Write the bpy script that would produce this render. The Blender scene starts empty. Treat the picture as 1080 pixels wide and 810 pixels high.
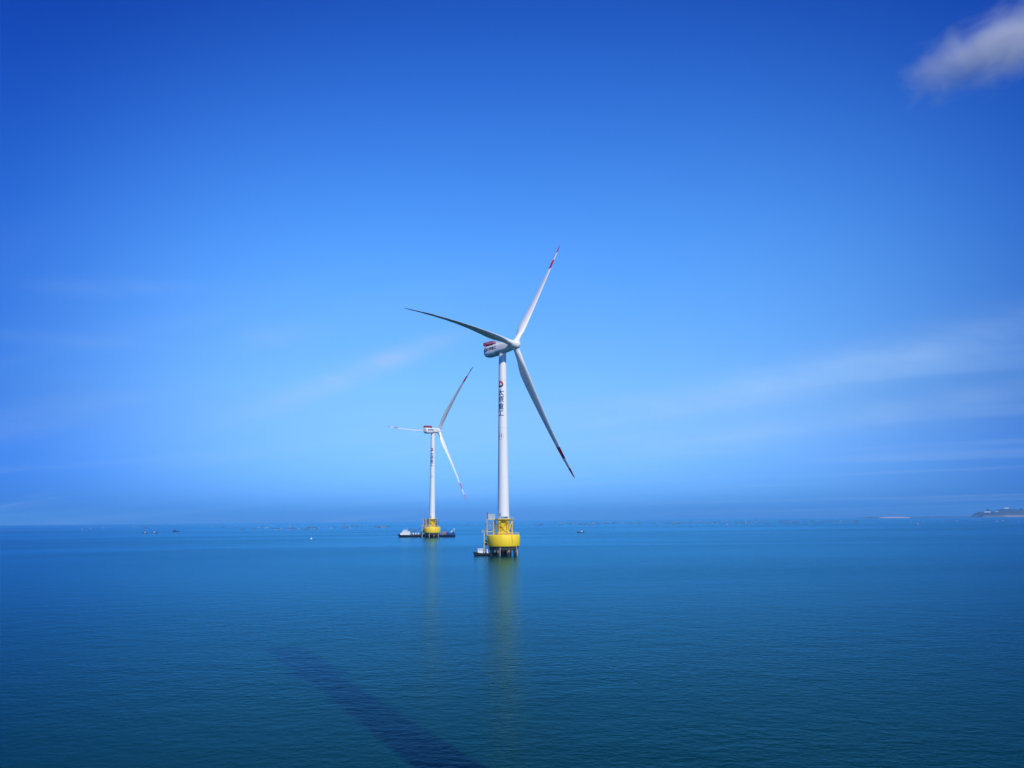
import bpy, bmesh, math, random
from math import sin, cos, tan, pi, radians, sqrt, atan2
from mathutils import Vector, Matrix, noise

random.seed(7)
S = bpy.context.scene
COL = S.collection
R_EARTH = 6371000.0

# ------------------------------------------------------------------ camera
F_PX = 842.0
EYE = Vector((0, 0, 18.3))
PITCH, ROLL = radians(9.577), radians(0.4755)
cam_data = bpy.data.cameras.new('camera')
cam = bpy.data.objects.new('camera', cam_data)
COL.objects.link(cam)
_f = Vector((0, cos(PITCH), sin(PITCH)))
_u0 = Vector((0, -sin(PITCH), cos(PITCH)))
_r0 = Vector((1, 0, 0))
CR = _r0 * cos(ROLL) - _u0 * sin(ROLL)
CU = _u0 * cos(ROLL) + _r0 * sin(ROLL)
m = Matrix((CR, CU, -_f)).transposed().to_4x4()
m.translation = EYE
cam.matrix_world = m
cam_data.sensor_width = 36.0
cam_data.lens = 36.0 * F_PX / 1080.0
cam_data.clip_start = 0.5
cam_data.clip_end = 120000
S.camera = cam


def water_at(x, y):
    """point on the (curved) sea where the photograph's pixel x, y looks"""
    d = _f * F_PX + CR * (x - 540) + CU * (405 - y)
    z = 0.0
    for _ in range(30):
        t = (z - EYE.z) / d.z
        p = EYE + d * t
        z = -(p.x ** 2 + p.y ** 2) / (2 * R_EARTH)
    return Vector((p.x, p.y, z))


def at_depth(x, y, depth):
    d = _f * F_PX + CR * (x - 540) + CU * (405 - y)
    return EYE + d * (depth / d.y)


def sea_z(x, y):
    return -(x * x + y * y) / (2 * R_EARTH)


# ------------------------------------------------------------------ sky, sun, exposure
SUN_EL = radians(42)
SUN_AZ = Vector((0.447, -0.894))            # horizontal direction to the sun
SUN_DIR = Vector((SUN_AZ.x * cos(SUN_EL), SUN_AZ.y * cos(SUN_EL), sin(SUN_EL)))

world = bpy.data.worlds.new('World')
S.world = world
world.use_nodes = True
WN, WL = world.node_tree.nodes, world.node_tree.links
WN.clear()


def wn(kind, **kw):
    n = WN.new(kind)
    for k, v in kw.items():
        setattr(n, k, v)
    return n


def wmath(op, a, b=None, clamp=False):
    n = wn('ShaderNodeMath', operation=op, use_clamp=clamp)
    for i, v in enumerate((a, b)):
        if v is None:
            continue
        if isinstance(v, (int, float)):
            n.inputs[i].default_value = v
        else:
            WL.new(v, n.inputs[i])
    return n.outputs[0]


w_out = wn('ShaderNodeOutputWorld')
w_bg = wn('ShaderNodeBackground')
w_bg.inputs['Strength'].default_value = 0.1
sky = wn('ShaderNodeTexSky', sky_type='NISHITA', sun_disc=False)
sky.sun_elevation = SUN_EL
sky.sun_rotation = atan2(SUN_DIR.x, SUN_DIR.y)
sky.altitude = 10
sky.air_density = 1.0
sky.dust_density = 0.6
sky.ozone_density = 3.0
w_co = wn('ShaderNodeTexCoord')
w_sep = wn('ShaderNodeSeparateXYZ')
WL.new(w_co.outputs['Generated'], w_sep.inputs[0])
# clear maritime air: elevation grade of the sky's own colour
grade = wn('ShaderNodeValToRGB')
SKY_GRADE = [(0.0, (0.17, 0.66, 2.0)), (0.03, (0.26, 0.76, 1.95)), (0.10, (0.60, 1.02, 1.60)),
             (0.16, (0.74, 1.16, 1.55)), (0.34, (0.62, 1.53, 2.30)), (0.56, (0.15, 0.75, 2.07)), (0.8, (0.07, 0.45, 1.6)), (1.0, (0.07, 0.45, 1.6))]
el = grade.color_ramp.elements
while len(el) > 1:
    el.remove(el[-1])
for i, (p, c) in enumerate(SKY_GRADE):
    e = el[0] if i == 0 else el.new(p)
    e.position = p
    e.color = (c[0] / 3, c[1] / 3, c[2] / 3, 1)      # a ramp holds 0..1: scaled back by 3 below
grade.color_ramp.interpolation = 'B_SPLINE'
WL.new(wmath('MAXIMUM', w_sep.outputs['Z'], 0.0), grade.inputs[0])
g_mul = wn('ShaderNodeMix', data_type='RGBA', blend_type='MULTIPLY')
g_mul.inputs[0].default_value = 1.0
WL.new(sky.outputs[0], g_mul.inputs[6])
WL.new(grade.outputs[0], g_mul.inputs[7])

# lens-like vignette put into the sky colour: brighter ahead, darkened to both sides
vignette_dir = Vector((0.03, cos(radians(13)), sin(radians(13)))).normalized()
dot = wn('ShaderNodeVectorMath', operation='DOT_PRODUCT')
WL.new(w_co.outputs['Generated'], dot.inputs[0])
dot.inputs[1].default_value = vignette_dir
vignette = wn('ShaderNodeMapRange', interpolation_type='SMOOTHSTEP')
vignette.inputs['From Min'].default_value = 0.79
vignette.inputs['From Max'].default_value = 1.0
WL.new(wmath('ABSOLUTE', dot.outputs['Value']), vignette.inputs[0])   # mirrored behind, added to lift the light on shaded blades
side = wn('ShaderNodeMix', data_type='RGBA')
side.inputs[6].default_value = (0.60, 1.05, 1.95, 1)      # darker, bluer tint away from the bright centre
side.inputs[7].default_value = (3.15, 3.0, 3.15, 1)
WL.new(vignette.outputs[0], side.inputs[0])
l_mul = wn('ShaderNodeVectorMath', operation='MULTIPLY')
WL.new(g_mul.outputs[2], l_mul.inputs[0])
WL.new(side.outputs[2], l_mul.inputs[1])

# thin cirrus veils, laid out on a plane high above the sea
zz = wmath('ADD', wmath('MAXIMUM', w_sep.outputs['Z'], 0.0), 0.06)
cx = wmath('DIVIDE', w_sep.outputs['X'], zz)
cy = wmath('DIVIDE', w_sep.outputs['Y'], zz)
cvec = wn('ShaderNodeCombineXYZ')
WL.new(cx, cvec.inputs[0])
WL.new(cy, cvec.inputs[1])
cmap = wn('ShaderNodeMapping')
crot = wn('ShaderNodeMapping')
crot.inputs['Rotation'].default_value = (0, 0, radians(32))
WL.new(cvec.outputs[0], crot.inputs[0])
cmap.inputs['Scale'].default_value = (0.20, 0.95, 1)
cmap.inputs['Location'].default_value = (3.1, 0.4, 0)
WL.new(crot.outputs[0], cmap.inputs[0])
cn = wn('ShaderNodeTexNoise')
cn.inputs['Scale'].default_value = 1.0
cn.inputs['Detail'].default_value = 4.0
cn.inputs['Roughness'].default_value = 0.5
cn.inputs['Distortion'].default_value = 0.6
WL.new(cmap.outputs[0], cn.inputs['Vector'])
cr = wn('ShaderNodeMapRange', interpolation_type='SMOOTHSTEP')
cr.inputs['From Min'].default_value = 0.48
cr.inputs['From Max'].default_value = 0.80
cr.inputs['To Max'].default_value = 0.22
WL.new(cn.outputs[0], cr.inputs[0])
c_mix = wn('ShaderNodeMix', data_type='RGBA', blend_type='MIX')
low = wn('ShaderNodeMapRange', interpolation_type='SMOOTHSTEP')   # the veils lie low, the upper sky is clear
low.inputs['From Min'].default_value = 0.36
low.inputs['From Max'].default_value = 0.12
WL.new(w_sep.outputs['Z'], low.inputs[0])
WL.new(wmath('MULTIPLY', cr.outputs[0], low.outputs[0]), c_mix.inputs[0])
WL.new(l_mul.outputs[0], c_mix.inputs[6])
c_mix.inputs[7].default_value = (4.6, 6.6, 9.6, 1)
# single drawn-out wisps: bearing, elevation, half length, half width (radians), slope, strength, colour
w_az = wmath('ARCTAN2', w_sep.outputs['X'], w_sep.outputs['Y'])
w_el = wmath('ARCSINE', w_sep.outputs['Z'])
wsp = wn('ShaderNodeTexNoise')
wsp.inputs['Scale'].default_value = 9.0
wsp.inputs['Detail'].default_value = 6.0
wsp.inputs['Roughness'].default_value = 0.62
wsp_map = wn('ShaderNodeMapping')
wsp_map.inputs['Rotation'].default_value = (0, radians(-18), 0)
wsp_map2 = wn('ShaderNodeMapping')
wsp_map2.inputs['Scale'].default_value = (1.0, 1.0, 3.2)
WL.new(w_co.outputs['Generated'], wsp_map.inputs[0])
WL.new(wsp_map.outputs[0], wsp_map2.inputs[0])
WL.new(wsp_map2.outputs[0], wsp.inputs['Vector'])
wsp_r = wn('ShaderNodeMapRange')
wsp_r.inputs['From Min'].default_value = 0.34
wsp_r.inputs['From Max'].default_value = 0.66
wsp_r.inputs['To Min'].default_value = 0.35
WL.new(wsp.outputs[0], wsp_r.inputs[0])
last = c_mix.outputs[2]
PALE, PINK = (5.2, 7.4, 10.2, 1), (6.4, 6.6, 9.8, 1)
for az0, el0, hl, hw, slope, amp, colr in ((-0.190, 0.181, 0.105, 0.014, 0.40, 0.34, PINK), (0.39, 0.165, 0.27, 0.024, 0.155, 0.30, PALE),
                                           (0.47, 0.118, 0.24, 0.015, 0.10, 0.16, PALE), (0.22, 0.085, 0.13, 0.016, 0.16, 0.14, PALE),
                                           (-0.46, 0.262, 0.09, 0.010, 0.10, 0.08, PALE), (-0.52, 0.198, 0.13, 0.008, 0.02, 0.05, PALE),
                                           (-0.29, 0.222, 0.05, 0.014, 0.15, 0.10, PINK)):
    da = wmath('SUBTRACT', w_az, az0)
    de = wmath('SUBTRACT', wmath('SUBTRACT', w_el, el0), wmath('MULTIPLY', da, slope))
    q = wmath('ADD', wmath('POWER', wmath('ABSOLUTE', wmath('DIVIDE', da, hl)), 2.0), wmath('POWER', wmath('ABSOLUTE', wmath('DIVIDE', de, hw)), 2.0))
    fac = wmath('MULTIPLY', wmath('MULTIPLY', wmath('EXPONENT', wmath('MULTIPLY', q, -1.0)), amp), wsp_r.outputs[0])
    mxw = wn('ShaderNodeMix', data_type='RGBA')
    WL.new(fac, mxw.inputs[0])
    WL.new(last, mxw.inputs[6])
    mxw.inputs[7].default_value = colr
    last = mxw.outputs[2]
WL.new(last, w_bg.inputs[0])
WL.new(w_bg.outputs[0], w_out.inputs[0])

sun_data = bpy.data.lights.new('sun', 'SUN')
sun_data.energy = 4.0
sun_data.angle = radians(0.5)
sun_data.color = (1.0, 0.945, 0.82)
sun = bpy.data.objects.new('sun', sun_data)
sun.rotation_euler = SUN_DIR.to_track_quat('Z', 'Y').to_euler()
sun.location = (60, -120, 150)
COL.objects.link(sun)

S.view_settings.view_transform = 'Standard'
S.view_settings.look = 'None'
S.view_settings.exposure = 0.0
S.view_settings.gamma = 1.0
S.view_settings.use_curve_mapping = False
S.render.engine = 'CYCLES'
S.cycles.use_denoising = True
S.cycles.max_bounces = 6
S.cycles.volume_bounces = 3
S.cycles.volume_max_steps = 256


# ------------------------------------------------------------------ materials
def mat(name, color, rough=0.5, metal=0.0, var=0.0, scale=0.6, streak=None, spec=0.5, var_col=None):
    mt = bpy.data.materials.new(name)
    mt.use_nodes = True
    nt = mt.node_tree
    b = nt.nodes['Principled BSDF']
    b.inputs['Roughness'].default_value = rough
    b.inputs['Metallic'].default_value = metal
    b.inputs['Specular IOR Level'].default_value = spec
    b.inputs['Base Color'].default_value = (*color, 1)
    if var > 0:
        tc = nt.nodes.new('ShaderNodeTexCoord')
        mp = nt.nodes.new('ShaderNodeMapping')
        mp.inputs['Scale'].default_value = streak or (1, 1, 1)
        nz = nt.nodes.new('ShaderNodeTexNoise')
        nz.inputs['Scale'].default_value = scale
        nz.inputs['Detail'].default_value = 5
        nz.inputs['Roughness'].default_value = 0.6
        nt.links.new(tc.outputs['Object'], mp.inputs[0])
        nt.links.new(mp.outputs[0], nz.inputs['Vector'])
        rp = nt.nodes.new('ShaderNodeMapRange')
        rp.inputs['From Min'].default_value = 0.42
        rp.inputs['From Max'].default_value = 0.72
        rp.inputs['To Max'].default_value = var
        nt.links.new(nz.outputs[0], rp.inputs[0])
        mx = nt.nodes.new('ShaderNodeMix')
        mx.data_type = 'RGBA'
        mx.inputs[6].default_value = (*color, 1)
        mx.inputs[7].default_value = (*(var_col or [c * 0.45 for c in color]), 1)
        nt.links.new(rp.outputs[0], mx.inputs[0])
        nt.links.new(mx.outputs[2], b.inputs['Base Color'])
    return mt


M = {}
M['white'] = mat('white_gelcoat', (0.80, 0.80, 0.77), 0.35, var=0.18, scale=0.35, streak=(1, 1, 0.12), var_col=(0.60, 0.62, 0.62))
M['nacelle'] = mat('white_nacelle', (0.78, 0.79, 0.77), 0.4, var=0.2, scale=0.5, streak=(1, 1, 0.3), var_col=(0.6, 0.62, 0.62))
M['red'] = mat('red_paint', (0.50, 0.025, 0.03), 0.45, var=0.3, scale=0.8)
M['yellow'] = mat('yellow_marine_paint', (0.95, 0.67, 0.004), 0.5, var=0.30, scale=1.1, streak=(1, 1, 0.10), var_col=(0.66, 0.42, 0.02))
M['yellow_frame'] = mat('yellow_steel_paint', (0.82, 0.58, 0.008), 0.45, var=0.3, scale=1.0)
M['pale_yellow'] = mat('faded_yellow_paint', (0.72, 0.66, 0.36), 0.5, var=0.3, scale=1.0)
M['dark'] = mat('dark_rubber', (0.018, 0.018, 0.02), 0.6, var=0.3, scale=1.0)
M['grey'] = mat('galvanised_steel', (0.40, 0.43, 0.46), 0.5, var=0.3, scale=1.0)
M['black_paint'] = mat('black_paint', (0.012, 0.013, 0.016), 0.5, var=0.3, scale=1.0)
M['blue_letter'] = mat('blue_letter_paint', (0.006, 0.04, 0.20), 0.5, var=0.15, scale=0.8, spec=0.2)
M['dark_letter'] = mat('dark_letter_paint', (0.012, 0.018, 0.05), 0.5, var=0.15, scale=0.8)
M['sign_blue'] = mat('light_blue_banner', (0.30, 0.46, 0.60), 0.6, var=0.15, scale=1.0)
M['hull_dark'] = mat('dark_hull_paint', (0.008, 0.014, 0.035), 0.5, var=0.4, scale=0.3)
M['blue'] = mat('blue_hull_paint', (0.010, 0.055, 0.26), 0.45, var=0.35, scale=0.3)
M['cabinet_blue'] = mat('blue_cabinet_paint', (0.01, 0.07, 0.30), 0.45, var=0.3, scale=0.6)
M['grey_blue'] = mat('pale_grey_blue_paint', (0.40, 0.48, 0.56), 0.55, var=0.3, scale=0.8)
M['deck'] = mat('grey_deck', (0.10, 0.11, 0.12), 0.7, var=0.4, scale=0.6)
M['cabin'] = mat('white_cabin_paint', (0.80, 0.80, 0.78), 0.45, var=0.25, scale=0.6)
M['rust'] = mat('rusty_cargo', (0.42, 0.22, 0.17), 0.75, var=0.5, scale=0.8)
M['glass'] = mat('dark_window_glass', (0.02, 0.03, 0.04), 0.1)
M['wood'] = mat('weathered_plank', (0.10, 0.085, 0.07), 0.8, var=0.4, scale=0.7)
M['float'] = mat('white_float_foam', (0.78, 0.78, 0.74), 0.6, var=0.2, scale=0.8)
M['farm'] = mat('weathered_farm_float', (0.42, 0.44, 0.44), 0.7, var=0.3, scale=0.8)
M['sand'] = mat('pale_sand', (0.46, 0.40, 0.33), 0.9, var=0.4, scale=0.02)
M['reef'] = mat('dark_rock_shelf', (0.05, 0.055, 0.05), 0.9, var=0.4, scale=0.02)
M['leaf'] = mat('distant_foliage', (0.025, 0.04, 0.03), 0.9, var=0.5, scale=0.05)


def add_stains(mt, color, scale, streak, lo, hi, amount):
    """rust and salt runs over a paint"""
    nt = mt.node_tree
    b = nt.nodes['Principled BSDF']
    src = b.inputs['Base Color'].links[0].from_socket
    tc = nt.nodes.new('ShaderNodeTexCoord')
    mp = nt.nodes.new('ShaderNodeMapping')
    mp.inputs['Scale'].default_value = streak
    mp.inputs['Location'].default_value = (7.3, 1.9, 4.4)
    nz = nt.nodes.new('ShaderNodeTexNoise')
    nz.inputs['Scale'].default_value = scale
    nz.inputs['Detail'].default_value = 7
    nz.inputs['Roughness'].default_value = 0.7
    rp = nt.nodes.new('ShaderNodeMapRange')
    rp.inputs['From Min'].default_value = lo
    rp.inputs['From Max'].default_value = hi
    rp.inputs['To Max'].default_value = amount
    mx = nt.nodes.new('ShaderNodeMix')
    mx.data_type = 'RGBA'
    mx.inputs[7].default_value = (*color, 1)
    nt.links.new(tc.outputs['Object'], mp.inputs[0])
    nt.links.new(mp.outputs[0], nz.inputs['Vector'])
    nt.links.new(nz.outputs[0], rp.inputs[0])
    nt.links.new(rp.outputs[0], mx.inputs[0])
    nt.links.new(src, mx.inputs[6])
    nt.links.new(mx.outputs[2], b.inputs['Base Color'])


add_stains(M['yellow'], (0.26, 0.11, 0.03), 1.3, (1, 1, 0.07), 0.58, 0.72, 0.6)
add_stains(M['yellow_frame'], (0.26, 0.11, 0.03), 1.5, (1, 1, 0.3), 0.60, 0.74, 0.6)
add_stains(M['white'], (0.38, 0.36, 0.32), 0.9, (1, 1, 0.05), 0.58, 0.78, 0.35)
add_stains(M['black_paint'], (0.16, 0.07, 0.03), 1.6, (1, 1, 0.3), 0.58, 0.72, 0.6)
add_stains(M['hull_dark'], (0.18, 0.08, 0.04), 0.8, (0.5, 1, 0.4), 0.58, 0.72, 0.5)


def pile_material():
    mt = bpy.data.materials.new('rusty_pile_steel')
    mt.use_nodes = True
    nt = mt.node_tree
    b = nt.nodes['Principled BSDF']
    b.inputs['Roughness'].default_value = 0.8
    tc = nt.nodes.new('ShaderNodeTexCoord')
    sp = nt.nodes.new('ShaderNodeSeparateXYZ')
    nz = nt.nodes.new('ShaderNodeTexNoise')
    nz.inputs['Scale'].default_value = 0.9
    nz.inputs['Detail'].default_value = 5
    nt.links.new(tc.outputs['Object'], sp.inputs[0])
    nt.links.new(tc.outputs['Object'], nz.inputs['Vector'])
    ad = nt.nodes.new('ShaderNodeMath')
    ad.operation = 'MULTIPLY_ADD'
    ad.inputs[1].default_value = 2.6
    nt.links.new(nz.outputs[0], ad.inputs[0])
    nt.links.new(sp.outputs['Z'], ad.inputs[2])
    rp = nt.nodes.new('ShaderNodeMapRange')
    rp.inputs['From Min'].default_value = 2.6
    rp.inputs['From Max'].default_value = 3.6
    nt.links.new(ad.outputs[0], rp.inputs[0])
    mx = nt.nodes.new('ShaderNodeMix')
    mx.data_type = 'RGBA'
    mx.inputs[6].default_value = (0.02, 0.02, 0.018, 1)      # weed below the tide mark
    mx.inputs[7].default_value = (0.36, 0.20, 0.10, 1)       # rusty steel above it
    nt.links.new(rp.outputs[0], mx.inputs[0])
    nt.links.new(mx.outputs[2], b.inputs['Base Color'])
    return mt


M['pile'] = pile_material()


def sea_material():
    mt = bpy.data.materials.new('sea_water')
    mt.use_nodes = True
    nt = mt.node_tree
    nt.nodes.remove(nt.nodes['Principled BSDF'])
    L = nt.links
    body_sh = nt.nodes.new('ShaderNodeBsdfDiffuse')
    refl = nt.nodes.new('ShaderNodeBsdfGlossy')
    fres = nt.nodes.new('ShaderNodeFresnel')
    geo = nt.nodes.new('ShaderNodeNewGeometry')

    def nz(scale, detail, stretch, rot, rough=0.5, dist=0.0):
        mp = nt.nodes.new('ShaderNodeMapping')
        mp.inputs['Rotation'].default_value = (0, 0, radians(rot))
        mp.inputs['Scale'].default_value = stretch
        L.new(geo.outputs['Position'], mp.inputs[0])
        n = nt.nodes.new('ShaderNodeTexNoise')
        n.inputs['Scale'].default_value = scale
        n.inputs['Detail'].default_value = detail
        n.inputs['Roughness'].default_value = rough
        n.inputs['Distortion'].default_value = dist
        L.new(mp.outputs[0], n.inputs['Vector'])
        return n.outputs[0]

    def mth(op, a, b_=None, c=None):
        n = nt.nodes.new('ShaderNodeMath')
        n.operation = op
        for i, v in enumerate((a, b_, c)):
            if v is None:
                continue
            if isinstance(v, (int, float)):
                n.inputs[i].default_value = v
            else:
                L.new(v, n.inputs[i])
        return n.outputs[0]

    chop = nz(0.95, 3, (0.75, 1, 1), 12, 0.55, 0.3)
    swell = nz(0.22, 2, (0.7, 1, 1), -14)
    small = nz(2.4, 2, (0.7, 1, 1), 25)
    h = mth('MULTIPLY', chop, 0.17)
    h = mth('MULTIPLY_ADD', swell, 0.20, h)
    h = mth('MULTIPLY_ADD', small, 0.035, h)
    # calmer slicks and ruffled patches, far larger than a wave
    patch = nz(0.0042, 3, (0.35, 1, 1), 6, 0.55, 0.8)
    pr = nt.nodes.new('ShaderNodeMapRange')
    pr.inputs['From Min'].default_value = 0.36
    pr.inputs['From Max'].default_value = 0.62
    pr.inputs['To Min'].default_value = 0.25
    pr.inputs['To Max'].default_value = 1.2
    L.new(patch, pr.inputs[0])
    h = mth('MULTIPLY', h, pr.outputs[0])
    bp = nt.nodes.new('ShaderNodeBump')
    bp.inputs['Strength'].default_value = 1.0
    bp.inputs['Distance'].default_value = 1.0
    L.new(h, bp.inputs['Height'])
    for n in (body_sh, refl, fres):
        L.new(bp.outputs[0], n.inputs['Normal'])
    # turbid shallow sea: the water itself scatters blue-green light
    body = nz(0.0016, 3, (0.5, 1, 1), 40, 0.5, 0.5)
    mx = nt.nodes.new('ShaderNodeMix')
    mx.data_type = 'RGBA'
    mx.inputs[6].default_value = (0.0006, 0.025, 0.025, 1)
    mx.inputs[7].default_value = (0.0006, 0.034, 0.029, 1)
    L.new(body, mx.inputs[0])
    L.new(mx.outputs[2], body_sh.inputs['Color'])
    refl.inputs['Color'].default_value = (0.28, 0.68, 0.83, 1)
    refl.inputs['Roughness'].default_value = 0.17
    fres.inputs['IOR'].default_value = 1.125
    mix = nt.nodes.new('ShaderNodeMixShader')
    L.new(fres.outputs[0], mix.inputs[0])
    L.new(body_sh.outputs[0], mix.inputs[1])
    L.new(refl.outputs[0], mix.inputs[2])
    L.new(mix.outputs[0], nt.nodes['Material Output'].inputs['Surface'])
    return mt


# ------------------------------------------------------------------ mesh helpers
class MB:
    """collects shapes and links them as ONE mesh object"""

    def __init__(self):
        self.bm = bmesh.new()

    def _add(self, verts, faces, mi=0, smooth=False):
        vs = [self.bm.verts.new(v) for v in verts]
        for f in faces:
            try:
                fc = self.bm.faces.new([vs[i] for i in f])
                fc.material_index = mi
                fc.smooth = smooth
            except ValueError:
                pass
        return self

    def box(self, c, s, mi=0, rz=0.0):
        cx_, cy_, cz_ = c
        v = []
        for dx, dy, dz in ((-1, -1, -1), (1, -1, -1), (1, 1, -1), (-1, 1, -1), (-1, -1, 1), (1, -1, 1), (1, 1, 1), (-1, 1, 1)):
            x, y = dx * s[0] / 2, dy * s[1] / 2
            v.append((cx_ + x * cos(rz) - y * sin(rz), cy_ + x * sin(rz) + y * cos(rz), cz_ + dz * s[2] / 2))
        return self._add(v, [(3, 2, 1, 0), (4, 5, 6, 7), (0, 1, 5, 4), (1, 2, 6, 5), (2, 3, 7, 6), (3, 0, 4, 7)], mi)

    def tube(self, a, b, r, r2=None, n=8, mi=0, smooth=True):
        a, b = Vector(a), Vector(b)
        r2 = r if r2 is None else r2
        q = (b - a).to_track_quat('Z', 'Y')
        v = []
        for p, rr in ((a, r), (b, r2)):
            for i in range(n):
                t = 2 * pi * i / n
                v.append(p + q @ Vector((rr * cos(t), rr * sin(t), 0)))
        f = [(i, (i + 1) % n, n + (i + 1) % n, n + i) for i in range(n)]
        self._add(v, f, mi, smooth)
        self._add([v[i] for i in range(n)][::-1], [tuple(range(n))], mi)
        self._add([v[n + i] for i in range(n)], [tuple(range(n))], mi)
        return self

    def lathe(self, prof, n=48, mi=0, cap=True, smooth=True, axis='Z'):
        """prof: (radius, height) pairs, bottom to top"""
        v = []
        for r, z in prof:
            for i in range(n):
                t = 2 * pi * i / n
                if axis == 'Z':
                    v.append((r * cos(t), r * sin(t), z))
                else:
                    v.append((z, r * cos(t), r * sin(t)))
        f = []
        for k in range(len(prof) - 1):
            for i in range(n):
                j = (i + 1) % n
                f.append((k * n + i, k * n + j, (k + 1) * n + j, (k + 1) * n + i))
        if cap:
            f.append(tuple(range(n))[::-1])
            f.append(tuple(range((len(prof) - 1) * n, len(prof) * n)))
        return self._add(v, f, mi, smooth)

    def loft(self, rings, mi=0, smooth=True, cap=True, mis=None):
        n = len(rings[0])
        v = [p for r in rings for p in r]
        vs = [self.bm.verts.new(p) for p in v]
        for k in range(len(rings) - 1):
            for i in range(n):
                j = (i + 1) % n
                fc = self.bm.faces.new((vs[k * n + i], vs[k * n + j], vs[(k + 1) * n + j], vs[(k + 1) * n + i]))
                fc.smooth = smooth
                fc.material_index = mis[k] if mis else mi
        if cap:
            for ring, rev in ((vs[:n], True), (vs[-n:], False)):
                fc = self.bm.faces.new(ring[::-1] if rev else ring)
                fc.material_index = (mis[0] if rev else mis[-1]) if mis else mi
        return self

    def build(self, name, mats, parent=None, bevel=0.0, sharp=True):
        bmesh.ops.recalc_face_normals(self.bm, faces=self.bm.faces)
        if bevel:
            es = [e for e in self.bm.edges if len(e.link_faces) == 2 and e.calc_face_angle(0) > radians(50)]
            bmesh.ops.bevel(self.bm, geom=es, offset=bevel, segments=2, profile=0.5, affect='EDGES', clamp_overlap=True)
        if sharp:
            for e in self.bm.edges:
                if len(e.link_faces) == 2 and e.calc_face_angle(0) > radians(40):
                    e.smooth = False
        me = bpy.data.meshes.new(name)
        self.bm.to_mesh(me)
        self.bm.free()
        for mt in (mats if isinstance(mats, (list, tuple)) else [mats]):
            me.materials.append(mt)
        o = bpy.data.objects.new(name, me)
        COL.objects.link(o)
        if parent:
            o.parent = parent
        return o


def empty(name, loc, rz=0.0):
    o = bpy.data.objects.new(name, None)
    o.location = loc
    o.rotation_euler = (0, 0, rz)
    o.empty_display_size = 2
    COL.objects.link(o)
    return o


def tag(o, label=None, cat=None, group=None, kind=None):
    for k, v in (('label', label), ('category', cat), ('group', group), ('kind', kind)):
        if v:
            o[k] = v
    return o


def copy_tree(o, parent=None):
    c = o.copy()
    COL.objects.link(c)
    c.parent = parent
    for ch in [x for x in o.children]:
        copy_tree(ch, c)
    return c


def text_bm(body, size, cell=0.2, bold=0.0):
    """flat lettering as a bmesh, centred, cut into narrow strips so that it can follow a curve"""
    cu = bpy.data.curves.new('lettering', 'FONT')
    cu.body = body
    cu.size = size
    cu.align_x = 'CENTER'
    cu.align_y = 'CENTER'
    cu.space_line = 1.0
    cu.offset = bold
    cu.resolution_u = 3
    ob = bpy.data.objects.new('lettering_source', cu)
    COL.objects.link(ob)
    dg = bpy.context.evaluated_depsgraph_get()
    me = bpy.data.meshes.new_from_object(ob.evaluated_get(dg))
    bpy.data.objects.remove(ob)
    bm = bmesh.new()
    bm.from_mesh(me)
    bpy.data.meshes.remove(me)
    xs = [v.co.x for v in bm.verts]
    ys = [v.co.y for v in bm.verts]
    if not xs:
        return bm
    ox, oy = (min(xs) + max(xs)) / 2, (min(ys) + max(ys)) / 2
    for v in bm.verts:
        v.co.x -= ox
        v.co.y -= oy
    if cell:
        x = min(xs) - ox + cell
        while x < max(xs) - ox:
            bmesh.ops.bisect_plane(bm, geom=bm.verts[:] + bm.edges[:] + bm.faces[:], plane_co=(x, 0, 0), plane_no=(1, 0, 0))
            x += cell
    return bm


def bm_obj(name, bm, mats, parent=None):
    me = bpy.data.meshes.new(name)
    bm.to_mesh(me)
    bm.free()
    for mt in (mats if isinstance(mats, (list, tuple)) else [mats]):
        me.materials.append(mt)
    o = bpy.data.objects.new(name, me)
    COL.objects.link(o)
    if parent:
        o.parent = parent
    return o


def poly_bm(polys, cell=0.2):
    """flat polygons [(points, material index, lift)] -> bmesh cut in strips"""
    bm = bmesh.new()
    xs = []
    for pts, mi, lift in polys:
        f = bm.faces.new([bm.verts.new((p[0], p[1], lift)) for p in pts])
        f.material_index = mi
        xs += [p[0] for p in pts]
    x = min(xs) + cell
    while x < max(xs):
        bmesh.ops.bisect_plane(bm, geom=bm.verts[:] + bm.edges[:] + bm.faces[:], plane_co=(x, 0, 0), plane_no=(1, 0, 0))
        x += cell
    bmesh.ops.triangulate(bm, faces=bm.faces)
    return bm


# ------------------------------------------------------------------ the sea
def build_sea():
    bm = bmesh.new()
    radii = [0.0, 15, 30, 60, 100, 160, 240, 350, 500, 700, 1000, 1400, 2000, 2700, 3500, 4500, 5600, 6800, 8200, 9600, 11000,
             12500, 14000, 15500, 17000, 18000]
    n = 256
    c = bm.verts.new((0, 0, 0))
    prev = None
    for r in radii[1:]:
        ring = [bm.verts.new((r * cos(2 * pi * i / n), r * sin(2 * pi * i / n), -r * r / (2 * R_EARTH))) for i in range(n)]
        for i in range(n):
            j = (i + 1) % n
            f = bm.faces.new((c, ring[i], ring[j]) if prev is None else (prev[i], ring[i], ring[j], prev[j]))
            f.smooth = True
        prev = ring
    o = bm_obj('sea', bm, sea_material())
    tag(o, 'calm deep blue open sea with fine ripples', 'sea', kind='structure')


build_sea()


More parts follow.
